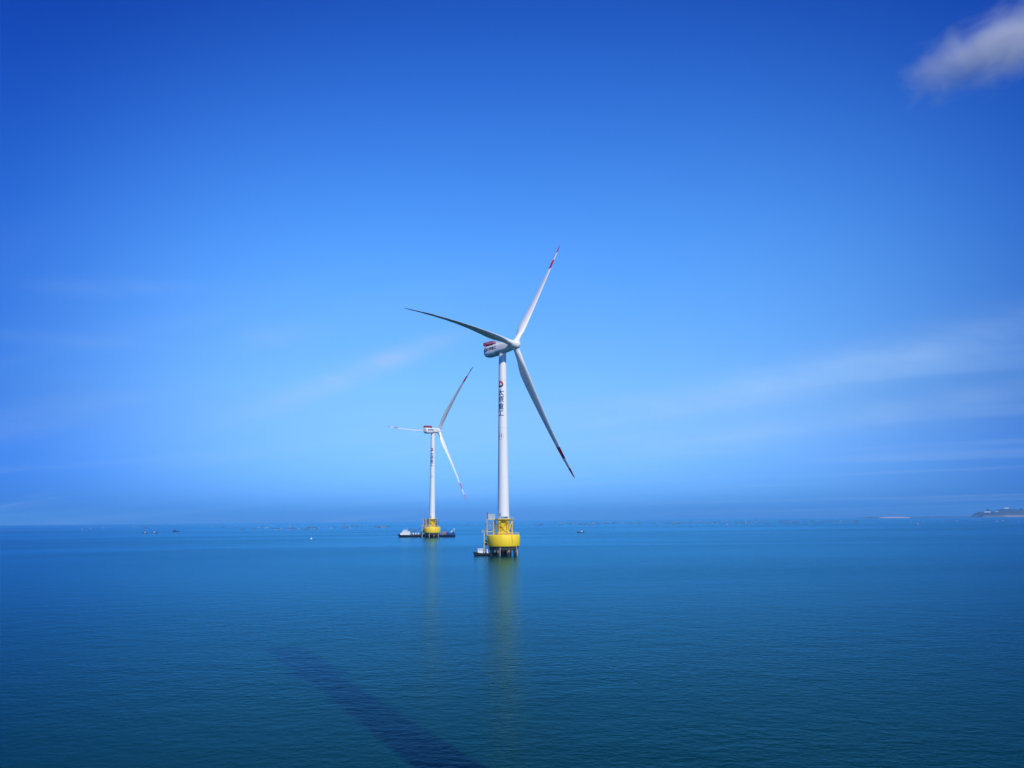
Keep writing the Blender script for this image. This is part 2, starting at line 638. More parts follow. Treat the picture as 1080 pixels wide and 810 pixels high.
# ------------------------------------------------------------------ far land
def hill(name, x0, x1, y_px, depth, height, width, material, bumps, seed, label, cat, flat=0.0):
    """low land between two bearings, its shore at the sea, with an uneven crest"""
    a = at_depth(x0, y_px, depth)
    b = at_depth(x1, y_px, depth)
    n, k = 60, 12
    bm = bmesh.new()
    rows = []
    for j in range(k + 1):
        t = -1 + 2 * j / k
        row = []
        for i in range(n + 1):
            s = i / n
            end = max(0.0, min(1.0, sin(pi * s) * bumps))
            pr = (1 - abs(t) ** (2.0 + flat)) * end ** 0.6
            nzv = noise.fractal(Vector((s * 9 + seed, t * 1.5, seed)), 0.9, 2.0, 4)
            z = height * pr * (0.78 + 0.45 * nzv)
            x = a.x + (b.x - a.x) * s
            y = depth + t * width * (0.35 + 0.65 * end) * (1 + 0.25 * noise.noise(Vector((s * 7, seed, t))))
            row.append(bm.verts.new((x, y, sea_z(x, y) + (z if pr > 0 else -3.0))))
        rows.append(row)
    for j in range(k):
        for i in range(n):
            f = bm.faces.new((rows[j][i], rows[j][i + 1], rows[j + 1][i + 1], rows[j + 1][i]))
            f.smooth = True
    o = bm_obj(name, bm, material)
    tag(o, label, cat, kind='structure')
    return o


def island_material():
    mt = bpy.data.materials.new('island_ground')
    mt.use_nodes = True
    nt = mt.node_tree
    b = nt.nodes['Principled BSDF']
    b.inputs['Roughness'].default_value = 0.95
    geo = nt.nodes.new('ShaderNodeNewGeometry')
    sp = nt.nodes.new('ShaderNodeSeparateXYZ')
    nt.links.new(geo.outputs['Position'], sp.inputs[0])
    nz = nt.nodes.new('ShaderNodeTexNoise')
    nz.inputs['Scale'].default_value = 0.012
    nz.inputs['Detail'].default_value = 5
    nt.links.new(geo.outputs['Position'], nz.inputs['Vector'])
    ad = nt.nodes.new('ShaderNodeMath')
    ad.operation = 'MULTIPLY_ADD'
    ad.inputs[1].default_value = 22
    nt.links.new(nz.outputs[0], ad.inputs[0])
    nt.links.new(sp.outputs['Z'], ad.inputs[2])
    rp = nt.nodes.new('ShaderNodeMapRange')
    rp.inputs['From Min'].default_value = 22
    rp.inputs['From Max'].default_value = 30
    nt.links.new(ad.outputs[0], rp.inputs[0])
    mx = nt.nodes.new('ShaderNodeMix')
    mx.data_type = 'RGBA'
    mx.inputs[6].default_value = (0.24, 0.20, 0.18, 1)
    mx.inputs[7].default_value = (0.035, 0.045, 0.04, 1)
    nt.links.new(rp.outputs[0], mx.inputs[0])
    nt.links.new(mx.outputs[2], b.inputs['Base Color'])
    return mt


ISL_D = 8600
hill('island', 1028, 1165, 543, ISL_D, 78, 330, island_material(), 3.2, 4.3,
     'wooded island with a pale rocky shore on the right of the horizon', 'island', flat=1.0)
hill('sandbank', 926, 960, 545, 8200, 15, 70, M['sand'], 1.6, 9.1,
     'pale sandbank low on the horizon left of the island', 'sandbank')
hill('reef', 900, 1036, 545, 9400, 13, 90, M['reef'], 2.0, 2.2,
     'long dark low spit behind the sandbank', 'reef')
hill('ridge_hill', 1075, 1180, 541, 9300, 95, 300, island_material(), 2.4, 7.7,
     'hazy higher ground behind the wooded island', 'hill', flat=0.5)

# the island's woods: one mass of crowns that nobody could count
bm = bmesh.new()
for i in range(240):
    x_px = random.uniform(1034, 1130)
    p = at_depth(x_px, 541, ISL_D + random.uniform(-150, 120))
    env = min(1, (x_px - 1031) / 9)
    z = sea_z(p.x, p.y) + random.uniform(26, 70) * env * (0.9 + 0.25 * sin(x_px * 0.55))
    rr = random.uniform(7, 14)
    res = bmesh.ops.create_icosphere(bm, subdivisions=2, radius=rr)
    sd = random.uniform(0, 99)
    for v in res['verts']:
        d = 1 + 0.45 * noise.noise(v.co * (2.2 / rr) + Vector((sd, 0, 0)))
        v.co = Vector((v.co.x * d * 1.25 + p.x, v.co.y * d + p.y, v.co.z * d * 0.8 + z))
tag(bm_obj('island_woods', bm, M['leaf']), 'dark green woods covering the island on the horizon', 'woods', kind='stuff')


def far_house(x_px, y_px, depth, size, label):
    p = at_depth(x_px, y_px, depth)
    g = empty('harbour_building', (p.x, p.y, p.z - size[2] / 2), 0.0)
    tag(g, label, 'building', 'white buildings on the island')
    MB().box((0, 0, 0), size).build('wall', M['cabin'], g)
    MB().box((0, 0, size[2] / 2 + 1.0), (size[0] + 2, size[1] + 2, 2.0)).build('roof', M['grey'], g)
    for i in range(7):
        MB().box((-size[0] / 2 + (i + 0.5) * size[0] / 7, -size[1] / 2 - 0.05, 0), (size[0] / 14, 0.3, size[2] * 0.4)).build('window', M['glass'], g)


far_house(1041, 539.4, ISL_D - 320, (64, 16, 11), 'long white building low on the left of the wooded island')
far_house(1051, 539.2, ISL_D - 330, (36, 14, 7), 'smaller pale building right of the long white one on the island')
far_house(1061, 535.2, ISL_D - 60, (50, 16, 12), 'white building on the crest of the wooded island')

# ------------------------------------------------------------------ wind turbine
HUB_Z, TILT, OVERHANG = 104.9, radians(5.0), 8.6
NAC_Z = HUB_Z - OVERHANG * sin(TILT)
TW_Z0, TW_Z1, TW_R0, TW_R1 = 17.9, 101.6, 2.9, 1.85
LETTER = 3.0


def tower_r(z):
    return TW_R0 + (TW_R1 - TW_R0) * (z - TW_Z0) / (TW_Z1 - TW_Z0)


def wrap_on_tower(bm, zc, off=0.02):
    """lay flat lettering (x across, y up) on the tower's -Y side"""
    for v in bm.verts:
        z = zc + v.co.y
        r = tower_r(z) + off + v.co.z
        a = v.co.x / tower_r(z)
        v.co = Vector((r * sin(a), -r * cos(a), z))
    return bm


def emblem_polys(h):
    """round badge: red upper ring, dark foot, pale peak in the middle"""
    r = h / 2
    out, red = [], []
    base = [(r * cos(t), r * sin(t)) for t in [radians(a) for a in range(200, 341, 10)]]
    top = [(r * 0.93 * cos(radians(a)) * (1 - 0.12 * sin(radians(a))), r * sin(radians(a))) for a in range(-20, 201, 10)]
    inner = [(-r * 0.45, -r * 0.36), (r * 0.45, -r * 0.36), (r * 0.22, r * 0.28), (0, r * 0.55), (-r * 0.22, r * 0.28)]
    return [(top, 0, 0.0), (base, 1, 0.004), (inner, 2, 0.008)]


def blade_mesh(PB=-4.2, NB=4.2):
    Rr = 75.6
    st = [(1.2, 3.1, 1.0, 0, 0), (3.0, 3.1, 1.0, 0, 0), (5.5, 3.25, 0.88, 0.05, 0), (8.5, 3.75, 0.66, 0.3, 12), (12, 4.35, 0.48, 0.6, 12),
          (16, 4.6, 0.38, 0.8, 10), (22, 4.2, 0.31, 0.7, 8), (30, 3.5, 0.27, 0.5, 5.5), (40, 2.75, 0.23, 0.35, 3.5), (48, 2.25, 0.21, 0.27, 2.4),
          (57.3, 1.78, 0.2, 0.2, 1.5), (57.35, 1.78, 0.2, 0.2, 1.5), (63.9, 1.45, 0.19, 0.15, 1), (63.95, 1.45, 0.19, 0.15, 1), (69.6, 1.1, 0.18, 0.1, 0.4),
          (69.65, 1.1, 0.18, 0.1, 0.4), (73.5, 0.75, 0.17, 0.05, 0), (75.0, 0.45, 0.16, 0, 0), (75.6, 0.14, 0.16, 0, 0)]
    n = 28
    rings, mis = [], []
    for k, (z, ch, th, sh, tw) in enumerate(st):
        s = z / Rr
        wide = 1 + 0.25 * min(1, max(0, (z - 4) / 8))
        ch, th, sh = ch * wide, (th / wide if z > 5 else th), sh * wide
        ring = []
        for i in range(n):
            t = 2 * pi * i / n
            cx_ = cos(t)                       # +1 leading edge, -1 trailing edge
            full = 1 - min(1, max(0, (1 - th) / 0.6))
            thick = ch * th * (sin(t) * (1.0 if full >= 1 else (full + (1 - full) * ((1 + cx_) / 2) ** 0.55 * (1.15 - 0.35 * cx_))))
            X = cx_ * ch / 2 - sh
            Y = thick / 2
            ct, sn = cos(radians(tw)), sin(radians(tw))
            ring.append(Vector((X * ct - Y * sn + NB * s * s, X * sn + Y * ct + PB * s * s, z)))
        rings.append(ring)
        if k:
            zm = (st[k - 1][0] + z) / 2
            mis.append(1 if (57.3 < zm < 63.95 or zm > 69.6) else 0)
    return MB().loft(rings, smooth=True, mis=mis)


def super_ring(x, hw, zt, zb, n=40, e=3.2):
    zc, hh = (zt + zb) / 2, (zt - zb) / 2
    r = []
    for i in range(n):
        t = 2 * pi * i / n
        c, s = cos(t), sin(t)
        r.append(Vector((x, hw * math.copysign(abs(c) ** (2 / e), c), zc + hh * math.copysign(abs(s) ** (2 / e), s))))
    return r


def build_turbine():
    root = empty('wind_turbine', (0, 0, 0))
    # --- tower
    prof = []
    for i in range(25):
        z = TW_Z0 + (TW_Z1 - TW_Z0) * i / 24
        if i in (6, 13, 20):
            prof += [(tower_r(z), z - 0.14), (tower_r(z) + 0.05, z - 0.12), (tower_r(z) + 0.05, z + 0.12), (tower_r(z), z + 0.14)]
        else:
            prof.append((tower_r(z), z))
    tower = MB().lathe(prof, 64).build('tower', M['white'], root)
    z = 80.9
    letters = bmesh.new()
    for ch in '太原重工':
        b = text_bm(ch, LETTER * 1.14, bold=0.05)
        for v in b.verts:                       # wide letters, as painted
            v.co.x *= 1.12
        wrap_on_tower(b, z)
        tmp = bpy.data.meshes.new('tmp')
        b.to_mesh(tmp)
        b.free()
        letters.from_mesh(tmp)
        bpy.data.meshes.remove(tmp)
        z -= 3.5
    bm_obj('lettering', letters, M['blue_letter'], tower)
    bm_obj('emblem', wrap_on_tower(poly_bm(emblem_polys(3.3)), 85.3), [M['red'], M['dark_letter'], M['float']], tower)
    # ringed number plate
    ring = []
    for i in range(32):
        a0, a1 = 2 * pi * i / 32, 2 * pi * (i + 1) / 32
        ring.append(([(1.75 * cos(a0), 1.75 * sin(a0)), (1.75 * cos(a1), 1.75 * sin(a1)), (1.6 * cos(a1), 1.6 * sin(a1)), (1.6 * cos(a0), 1.6 * sin(a0))], 0, 0.0))
    bm_obj('number_ring', wrap_on_tower(poly_bm(ring), 58.7), M['grey'], tower)
    for dx in (-0.6, 0.6):
        b = text_bm('1', 2.3, bold=0.02)
        for v in b.verts:
            v.co.x += dx
        bm_obj('numeral', wrap_on_tower(b, 58.9), M['dark_letter'], tower)
    door = MB()
    door.box((0, -TW_R0 - 0.03, 19.4), (1.1, 0.14, 2.2))
    door.build('door', M['grey'], tower, bevel=0.03)
    # --- nacelle: local +X is the wind direction
    nac = MB()
    secs = [(-11.6, 1.5, 1.2, -1.7), (-11.3, 2.2, 2.0, -2.6), (-10.6, 2.65, 2.45, -3.25), (-9.0, 2.8, 2.6, -3.5), (-5.0, 2.8, 2.65, -3.4), (-3.4, 2.8, 2.65, -2.9),
            (-2.4, 2.75, 2.65, -2.7), (2.0, 2.6, 2.6, -2.65), (4.2, 2.45, 2.45, -2.5), (5.6, 2.25, 2.25, -2.3), (6.4, 2.1, 2.1, -2.1)]
    nac.loft([super_ring(*s) for s in secs])
    nac = nac.build('nacelle', M['nacelle'], root)
    yb = MB().lathe([(1.85, TW_Z1), (2.05, TW_Z1 + 0.05), (2.05, TW_Z1 + 0.8)], 40)
    yb.build('yaw_collar', M['grey'], root)
    # red mesh fence of the hoisting deck
    rail = MB()
    x0, x1, w, zb, zt = -11.0, -4.4, 2.55, 2.5, 4.2
    for px, py in [(x0 + (x1 - x0) * i / 5, sy * w) for i in range(6) for sy in (-1, 1)] + [(x0, 0), (x1, 0)]:
        rail.box((px, py, (zb + zt) / 2), (0.16, 0.16, zt - zb + 0.1))
    for zc in (zb + 0.35, zb + 0.75, zb + 1.15, zt - 0.1):
        for sy in (-1, 1):
            rail.box(((x0 + x1) / 2, sy * w, zc), (x1 - x0, 0.06, 0.3))
        for px in (x0, x1):
            rail.box((px, 0, zc + 0.004), (0.06, 2 * w, 0.3))
    rail.box(((x0 + x1) / 2, 0, zb + 0.12), (x1 - x0 - 0.2, 2 * w - 0.2, 0.2))
    rail.build('deck_fence', M['red'], nac)
    cool = MB().box((-3.2, 0, 3.1), (1.2, 4.4, 1.2))
    cool.build('cooler', M['grey'], nac, bevel=0.06)
    mast = MB().tube((-10.6, 1.8, 2.5), (-10.6, 1.8, 6.2), 0.06, n=6).tube((-10.6, 1.2, 5.8), (-10.6, 2.4, 5.8), 0.05, n=6)
    mast.build('wind_vane', M['grey'], nac)
    b = text_bm('太原重工', 1.75, 0, bold=0.03)
    for v in b.verts:
        v.co = Vector((-5.2 + v.co.x, -2.83, 0.3 + v.co.y))
    bm_obj('nacelle_lettering', b, M['dark_letter'], nac)
    b = poly_bm(emblem_polys(1.9), 5)
    for v in b.verts:
        v.co = Vector((-9.3 + v.co.x, -2.83 - v.co.z, 0.1 + v.co.y))
    bm_obj('nacelle_emblem', b, [M['dark_letter'], M['dark_letter'], M['float']], nac)
    # --- spinner
    sp = MB().lathe([(1.9, -2.15), (2.3, -2.0), (2.55, -1.2), (2.6, 0.0), (2.5, 1.0), (2.2, 1.9), (1.6, 2.6), (0.8, 3.0), (0.05, 3.1)], 40, axis='X')
    for k in range(3):
        a = k * 2 * pi / 3
        d = Vector((0, cos(a), sin(a)))
        sp.tube(d * 1.2, d * 2.95, 1.72, 1.66, n=32)
    sp.build('spinner', M['white'], root)
    bl = blade_mesh().build('blade', [M['white'], M['red']], root, sharp=False)
    for k in range(2):
        c = bl.copy()
        COL.objects.link(c)
        c.parent = root
    # --- transition piece and steel frame on the pile cap
    MB().lathe([(3.3, 9.95), (3.3, 11.1), (2.75, 11.6), (2.75, 17.2), (3.25, 17.55), (3.25, 17.9)], 48).build('transition_piece', M['yellow_frame'], root)
    fr = MB()
    RH = 4.35
    P = [Vector((RH * cos(radians(60 * k)), RH * sin(radians(60 * k)), 0)) for k in range(6)]
    for k in range(6):
        a, b_ = P[k], P[(k + 1) % 6]
        MB().tube(a + Vector((0, 0, 9.95)), a + Vector((0, 0, 17.3)), 0.22, n=10).build('frame_post', M['yellow_frame'], root)
        fr.tube(a + Vector((0, 0, 17.15)), b_ + Vector((0, 0, 17.15)), 0.24, n=10)
        fr.tube(a + Vector((0, 0, 11.0)), b_ + Vector((0, 0, 11.0)), 0.16, n=8)
        fr.tube(a + Vector((0, 0, 11.2)), b_ + Vector((0, 0, 17.0)), 0.19, n=8)
        fr.tube(a + Vector((0, 0, 17.0)), b_ + Vector((0, 0, 11.2)), 0.19, n=8)
    fr.build('support_frame', M['yellow_frame'], root)
    dk = MB()
    ring_o = [(p.x * 1.2, p.y * 1.2) for p in P]
    dk._add([(x, y, 17.42) for x, y in ring_o] + [(x, y, 17.6) for x, y in ring_o],
            [tuple(range(6))[::-1], tuple(range(6, 12))] + [(i, (i + 1) % 6, 6 + (i + 1) % 6, 6 + i) for i in range(6)])
    dk.box((-6.2, -0.6, 17.5), (4.2, 5.2, 0.17))
    dk.build('platform_deck', M['yellow_frame'], root)
    rl = MB()
    for k in range(6):
        a, b_ = P[k] * 1.16, P[(k + 1) % 6] * 1.16
        if k in (2, 3):
            continue
        for t in (0, 0.33, 0.67):
            q = a.lerp(b_, t)
            rl.tube(q + Vector((0, 0, 17.6)), q + Vector((0, 0, 18.7)), 0.045, n=6)
        for hz in (18.15, 18.7):
            rl.tube(a + Vector((0, 0, hz)), b_ + Vector((0, 0, hz)), 0.045, n=6)
    rl.build('deck_railing', M['pale_yellow'], root)
    # side tower under the equipment deck
    for px in (-8.1, -4.95):
        for py in (-3.0, 1.8):
            MB().tube((px, py, 9.8), (px, py, 17.42), 0.2, n=10).build('deck_post', M['yellow_frame'], root)
    for py in (-3.0, 1.8):
        MB().box((-6.5, py, 11.6), (3.0, 0.18, 0.22)).build('tie_beam', M['yellow_frame'], root)
    for py in (-3.0, 1.8):
        xb = MB()
        xb.tube((-8.1, py, 11.7), (-4.95, py, 17.2), 0.11, n=8)
        xb.tube((-8.1, py, 17.2), (-4.95, py, 11.7), 0.11, n=8)
        xb.tube((-8.1, py, 14.5), (-4.95, py, 14.5), 0.09, n=8)
        xb.build('cross_brace', M['grey'], root)
    stair = MB()
    for i in range(14):
        stair.box((-7.6 + i * 0.19, -0.6, 11.2 + i * 0.45), (0.3, 1.1, 0.06))
    for sy in (-1.15, -0.05):
        stair.tube((-7.6, sy, 11.0), (-5.1, sy, 17.3), 0.08, n=6)
    stair.build('stair', M['grey'], root)
    # --- pile cap
    MB().lathe([(7.55, 4.4), (7.95, 4.52), (8.1, 4.8), (8.1, 9.6), (7.98, 9.85), (7.7, 10.0)], 96).build('pile_cap', M['yellow'], root)
    cr_ = MB()
    nr = 30
    for i in range(nr):
        a = 2 * pi * i / nr
        a2 = 2 * pi * (i + 1) / nr
        p, q = Vector((7.6 * cos(a), 7.6 * sin(a), 0)), Vector((7.6 * cos(a2), 7.6 * sin(a2), 0))
        if p.x < -6.5:
            continue
        cr_.tube(p + Vector((0, 0, 9.95)), p + Vector((0, 0, 11.1)), 0.05, n=6)
        for hz in (10.55, 11.1):
            cr_.tube(p + Vector((0, 0, hz)), q + Vector((0, 0, hz)), 0.05, n=6)
    cr_.build('cap_railing', M['pale_yellow'], root)
    for k in range(8):
        a = radians(22.5 + 45 * k)
        pm = MB().tube((6.75 * cos(a), 6.75 * sin(a), -9.0), (6.0 * cos(a), 6.0 * sin(a), 4.6), 0.95, n=20)
        pm.build('pile', M['pile'], root)
    for k in range(6):  # inner piles added to darken the space under the cap
        a = radians(20 + 60 * k)
        pm = MB().tube((3.2 * cos(a), 3.2 * sin(a), -9.0), (3.0 * cos(a), 3.0 * sin(a), 4.6), 0.95, n=20)
        pm.build('pile', M['pile'], root)
    MB().lathe([(6.6, 2.6), (7.2, 2.8), (7.4, 4.39)], 64).build('cap_dark_fill', M['reef'], root)  # dark skirt added so that the gap below the cap reads dark
    for px, py in ((-1.7, -7.6), (6.6, -5.0), (3.2, 7.3)):
        fp = MB().tube((px, py, -2.0), (px, py, 3.0), 0.10, n=10).tube((px, py, 2.8), (px * 0.94, py * 0.94, 4.6), 0.10, n=10)
        fp.build('fender_post', M['float'], root)
    # boat landing with ladder on the left
    bl_ = MB()
    for sy in (-1.0, 1.0):
        bl_.tube((-9.6, sy, -2.0), (-9.6, sy, 11.4), 0.2, n=10)
        bl_.tube((-9.6, sy, 6.4), (-7.95, sy, 6.4), 0.14, n=8)
        bl_.tube((-9.6, sy, 9.6), (-7.95, sy, 9.6), 0.14, n=8)
    for i in range(26):
        bl_.tube((-9.55, -0.35, 1.0 + i * 0.4), (-9.55, 0.35, 1.0 + i * 0.4), 0.035, n=5)
    for sy in (-0.35, 0.35):
        bl_.tube((-9.55, sy, 0.5), (-9.55, sy, 12.4), 0.05, n=6)
    bl_.build('boat_landing', M['pale_yellow'], root)
    lp = MB().box((-9.5, 0, 11.3), (2.4, 2.8, 0.12))
    for px, py in ((-10.6, -1.3), (-10.6, 1.3), (-8.5, -1.3), (-9.6, -1.3)):
        lp.tube((px, py, 11.3), (px, py, 12.4), 0.05, n=6)
    lp.box((-9.5, -1.3, 12.4), (2.2, 0.1, 0.1)).box((-10.6, 0, 12.4), (0.1, 2.6, 0.1)).box((-9.5, -1.3, 11.9), (2.2, 0.07, 0.07))
    lp.build('landing_platform', M['pale_yellow'], root)
    MB().box((-8.7, 0.0, 6.2), (0.9, 1.5, 2.6)).build('rubber_fender', M['dark'], root, bevel=0.1)
    return root


def pose_turbine(root, yaw, phase, tower_rot, pitch):
    """turn nacelle, rotor and lettering of one turbine"""
    n0 = Vector((sin(yaw), -cos(yaw), 0))
    u = Vector((cos(yaw), sin(yaw), 0))
    zz_ = Vector((0, 0, 1))
    n = n0 * cos(TILT) + zz_ * sin(TILT)
    w = zz_ * cos(TILT) - n0 * sin(TILT)
    hub = Vector((0, 0, NAC_Z)) + n * OVERHANG
    rot = (0, -radians(2.0), yaw - pi / 2)
    k = 0
    for ch in root.children:
        nm = ch.name.split('.')[0]
        if nm == 'tower':
            ch.rotation_euler = (0, 0, tower_rot)
        elif nm == 'nacelle':
            ch.location = (0, 0, NAC_Z + 0.35)
            ch.rotation_euler = rot
        elif nm == 'spinner':
            mm = Matrix((n, u * cos(phase) + w * sin(phase), w * cos(phase) - u * sin(phase))).transposed().to_4x4()
            mm.translation = hub
            ch.matrix_basis = mm
        elif nm == 'blade':
            a = phase + k * 2 * pi / 3
            d = u * cos(a) + w * sin(a)
            q = w * cos(a) - u * sin(a)
            X, Y = n * cos(pitch) - q * sin(pitch), -q * cos(pitch) - n * sin(pitch)
            mm = Matrix((X, Y, d)).transposed().to_4x4()
            mm.translation = hub
            ch.matrix_basis = mm
            k += 1


NEAR = Vector((-4.92, 414, sea_z(5, 414)))
NEAR_S = 1.03
FAR_D = 838.0
FAR = Vector((-83.8, FAR_D, sea_z(84, FAR_D)))
near = build_turbine()
far = copy_tree(near)
own = copy_tree(near)
near.location = NEAR
near.scale = (NEAR_S, NEAR_S, NEAR_S)
far.location = FAR
far.scale = (1.06, 1.06, 1.06)
own.location = (24.9, 4.0, 0)
# unseen turbine, blades left off to keep their shadows off the near water
for ch in [c for c in own.children if c.name.split('.')[0] == 'blade']:
    bpy.data.objects.remove(ch)
pose_turbine(near, radians(47.8), radians(53.9), radians(-32), radians(-6))
# the nearer turbine's level blade sags under its own weight
sag = blade_mesh(-8.4, 4.2).build('blade', [M['white'], M['red']], None, sharp=False)
for ch in near.children:
    if ch.name.split('.')[0] == 'blade' and ch.matrix_basis.col[2].z > 0 and ch.matrix_basis.col[2].x < 0:
        ch.data = sag.data
        ch.matrix_basis = ch.matrix_basis @ Matrix.Rotation(radians(-3.2), 4, 'X')
bpy.data.objects.remove(sag)
pose_turbine(far, radians(144.0), radians(123.9), radians(-20), radians(-15))
pose_turbine(own, atan2(SUN_AZ.x, -SUN_AZ.y), radians(-90), radians(140), 0.0)
GT = 'white offshore wind turbines on yellow pile caps'
tag(near, 'large nearer white wind turbine on a yellow cap with a black boat beside it', 'wind turbine', GT)
tag(far, 'smaller farther white wind turbine with a long cargo ship behind its yellow base', 'wind turbine', GT)
tag(own, 'bladeless white wind turbine close by whose long shadow lies on the near water', 'wind turbine', GT)


# ------------------------------------------------------------------ equipment on the turbine decks
def container(loc, size, material, label, name='equipment_container', cat='container'):
    g = empty(name, loc)
    tag(g, label, cat)
    b = MB().box((0, 0, size[2] / 2), size)
    nrib = max(4, int(size[0] / 0.45))
    for i in range(nrib):
        x = -size[0] / 2 + (i + 0.5) * size[0] / nrib
        for sy in (-1, 1):
            b.box((x, sy * (size[1] / 2 + 0.03), size[2] / 2), (size[0] / nrib * 0.5, 0.06, size[2] * 0.86))
    b.build('shell', material, g)
    d = MB()
    for sy in (-1, 1):
        d.box((size[0] / 2 + 0.04, sy * size[1] * 0.24, size[2] * 0.5), (0.07, size[1] * 0.44, size[2] * 0.88))
    d.build('door', M['grey'], g)
    c = MB()
    for sx in (-1, 1):
        for sy in (-1, 1):
            c.box((sx * size[0] / 2, sy * size[1] / 2, size[2] / 2), (0.16, 0.16, size[2] + 0.02))
    c.build('corner_post', M['grey'], g)
    return g


container(NEAR + Vector((-5.9, -0.8, 17.59)) * NEAR_S, (3.7, 2.4, 2.7), M['grey_blue'], 'pale container on the deck left of the nearer tower')
container(NEAR + Vector((-7.95, -1.0, 17.59)) * NEAR_S, (0.9, 2.0, 3.3), M['cabinet_blue'], 'narrow blue cabinet at the left end of the nearer turbine deck', 'switch_cabinet', 'cabinet')
bn = empty('banner_board', NEAR + Vector((0.15, -4.55, 18.05)) * NEAR_S)
tag(bn, 'light blue banner with dark marks on the railing at the nearer tower foot', 'banner')
MB().box((0, 0, 0.35), (4.3, 0.08, 1.15)).build('board', M['sign_blue'], bn)
mk = MB().box((-0.85, -0.05, 0.35), (0.55, 0.03, 0.28))
for i in range(4):
    mk.box((0.15 + i * 0.55, -0.05, 0.35), (0.42, 0.03, 0.5))
mk.build('mark', M['dark_letter'], bn)
for sx in (-1.9, 1.9):
    MB().tube((sx, 0.1, -0.45), (sx, 0.1, 0.9), 0.05, n=6).build('post', M['pale_yellow'], bn)

# scaffolding and gear still standing on the farther turbine
sc_ = 1.06
for dx, dy, hgt, lab in ((-5.9, -1.5, 9.6, 'dark scaffold left of the farther tower foot'), (5.6, -2.2, 8.2, 'dark scaffold right of the farther tower foot')):
    g = empty('scaffold', FAR + Vector((dx * sc_, dy * sc_, 9.98 * sc_)))
    tag(g, lab, 'scaffold', 'scaffolds on the farther turbine')
    for px in (-1.3, 1.3):
        for py in (-1.0, 1.0):
            MB().tube((px, py, 0), (px, py, hgt), 0.13, n=6).build('upright', M['deck'], g)
    br = MB()
    for zc in (2.2, 4.4, 6.6, 8.6):
        if zc < hgt:
            for py in (-1.0, 1.0):
                br.tube((-1.3, py, zc), (1.3, py, zc), 0.09, n=6)
                br.tube((-1.3, py, zc - 2.1), (1.3, py, zc), 0.07, n=6)
    br.build('brace', M['grey'], g)
    pl = MB()
    for zc in (2.3, 4.5, 6.7):
        pl.box((0, 0, zc + 0.12), (2.8, 2.2, 0.08))
    pl.build('plank', M['wood'], g)
container(FAR + Vector((3.9, -4.6, 18.72)), (1.5, 1.2, 1.5), M['grey'], 'grey box on the deck right of the farther tower foot', 'equipment_box', 'box')


# ------------------------------------------------------------------ vessels
def hull_mb(L, B, D, draft, bow=1.6, stern=0.85, sheer=0.8, n=24, mi_top=0):
    """hull along X, bow at -X, keel below the waterline (z=0)"""
    mb = MB()
    rings = []
    for i in range(n + 1):
        s = i / n
        x = -L / 2 + L * s
        if s < 0.28:
            wv = (s / 0.28) ** (1 / bow)
        elif s > 0.82:
            wv = 1 - (1 - stern) * ((s - 0.82) / 0.18) ** 2
        else:
            wv = 1.0
        hw = max(0.04, B / 2 * wv)
        sh = D + sheer * max(0, 0.3 - s) / 0.3 * 1.0 + sheer * 0.5 * max(0, s - 0.75) / 0.25
        xr = x + (0.06 * L * (1 - s / 0.15) if s < 0.15 else 0)
        rings.append([Vector((x, -hw, sh)), Vector((xr, -hw * 0.92, 0.3 * D)), Vector((xr, -hw * 0.7, -draft)), Vector((xr, hw * 0.7, -draft)),
                      Vector((xr, hw * 0.92, 0.3 * D)), Vector((x, hw, sh)), Vector((x, hw * 0.8, sh - 0.12)), Vector((x, -hw * 0.8, sh - 0.12))])
    mb.loft(rings, smooth=False)
    return mb


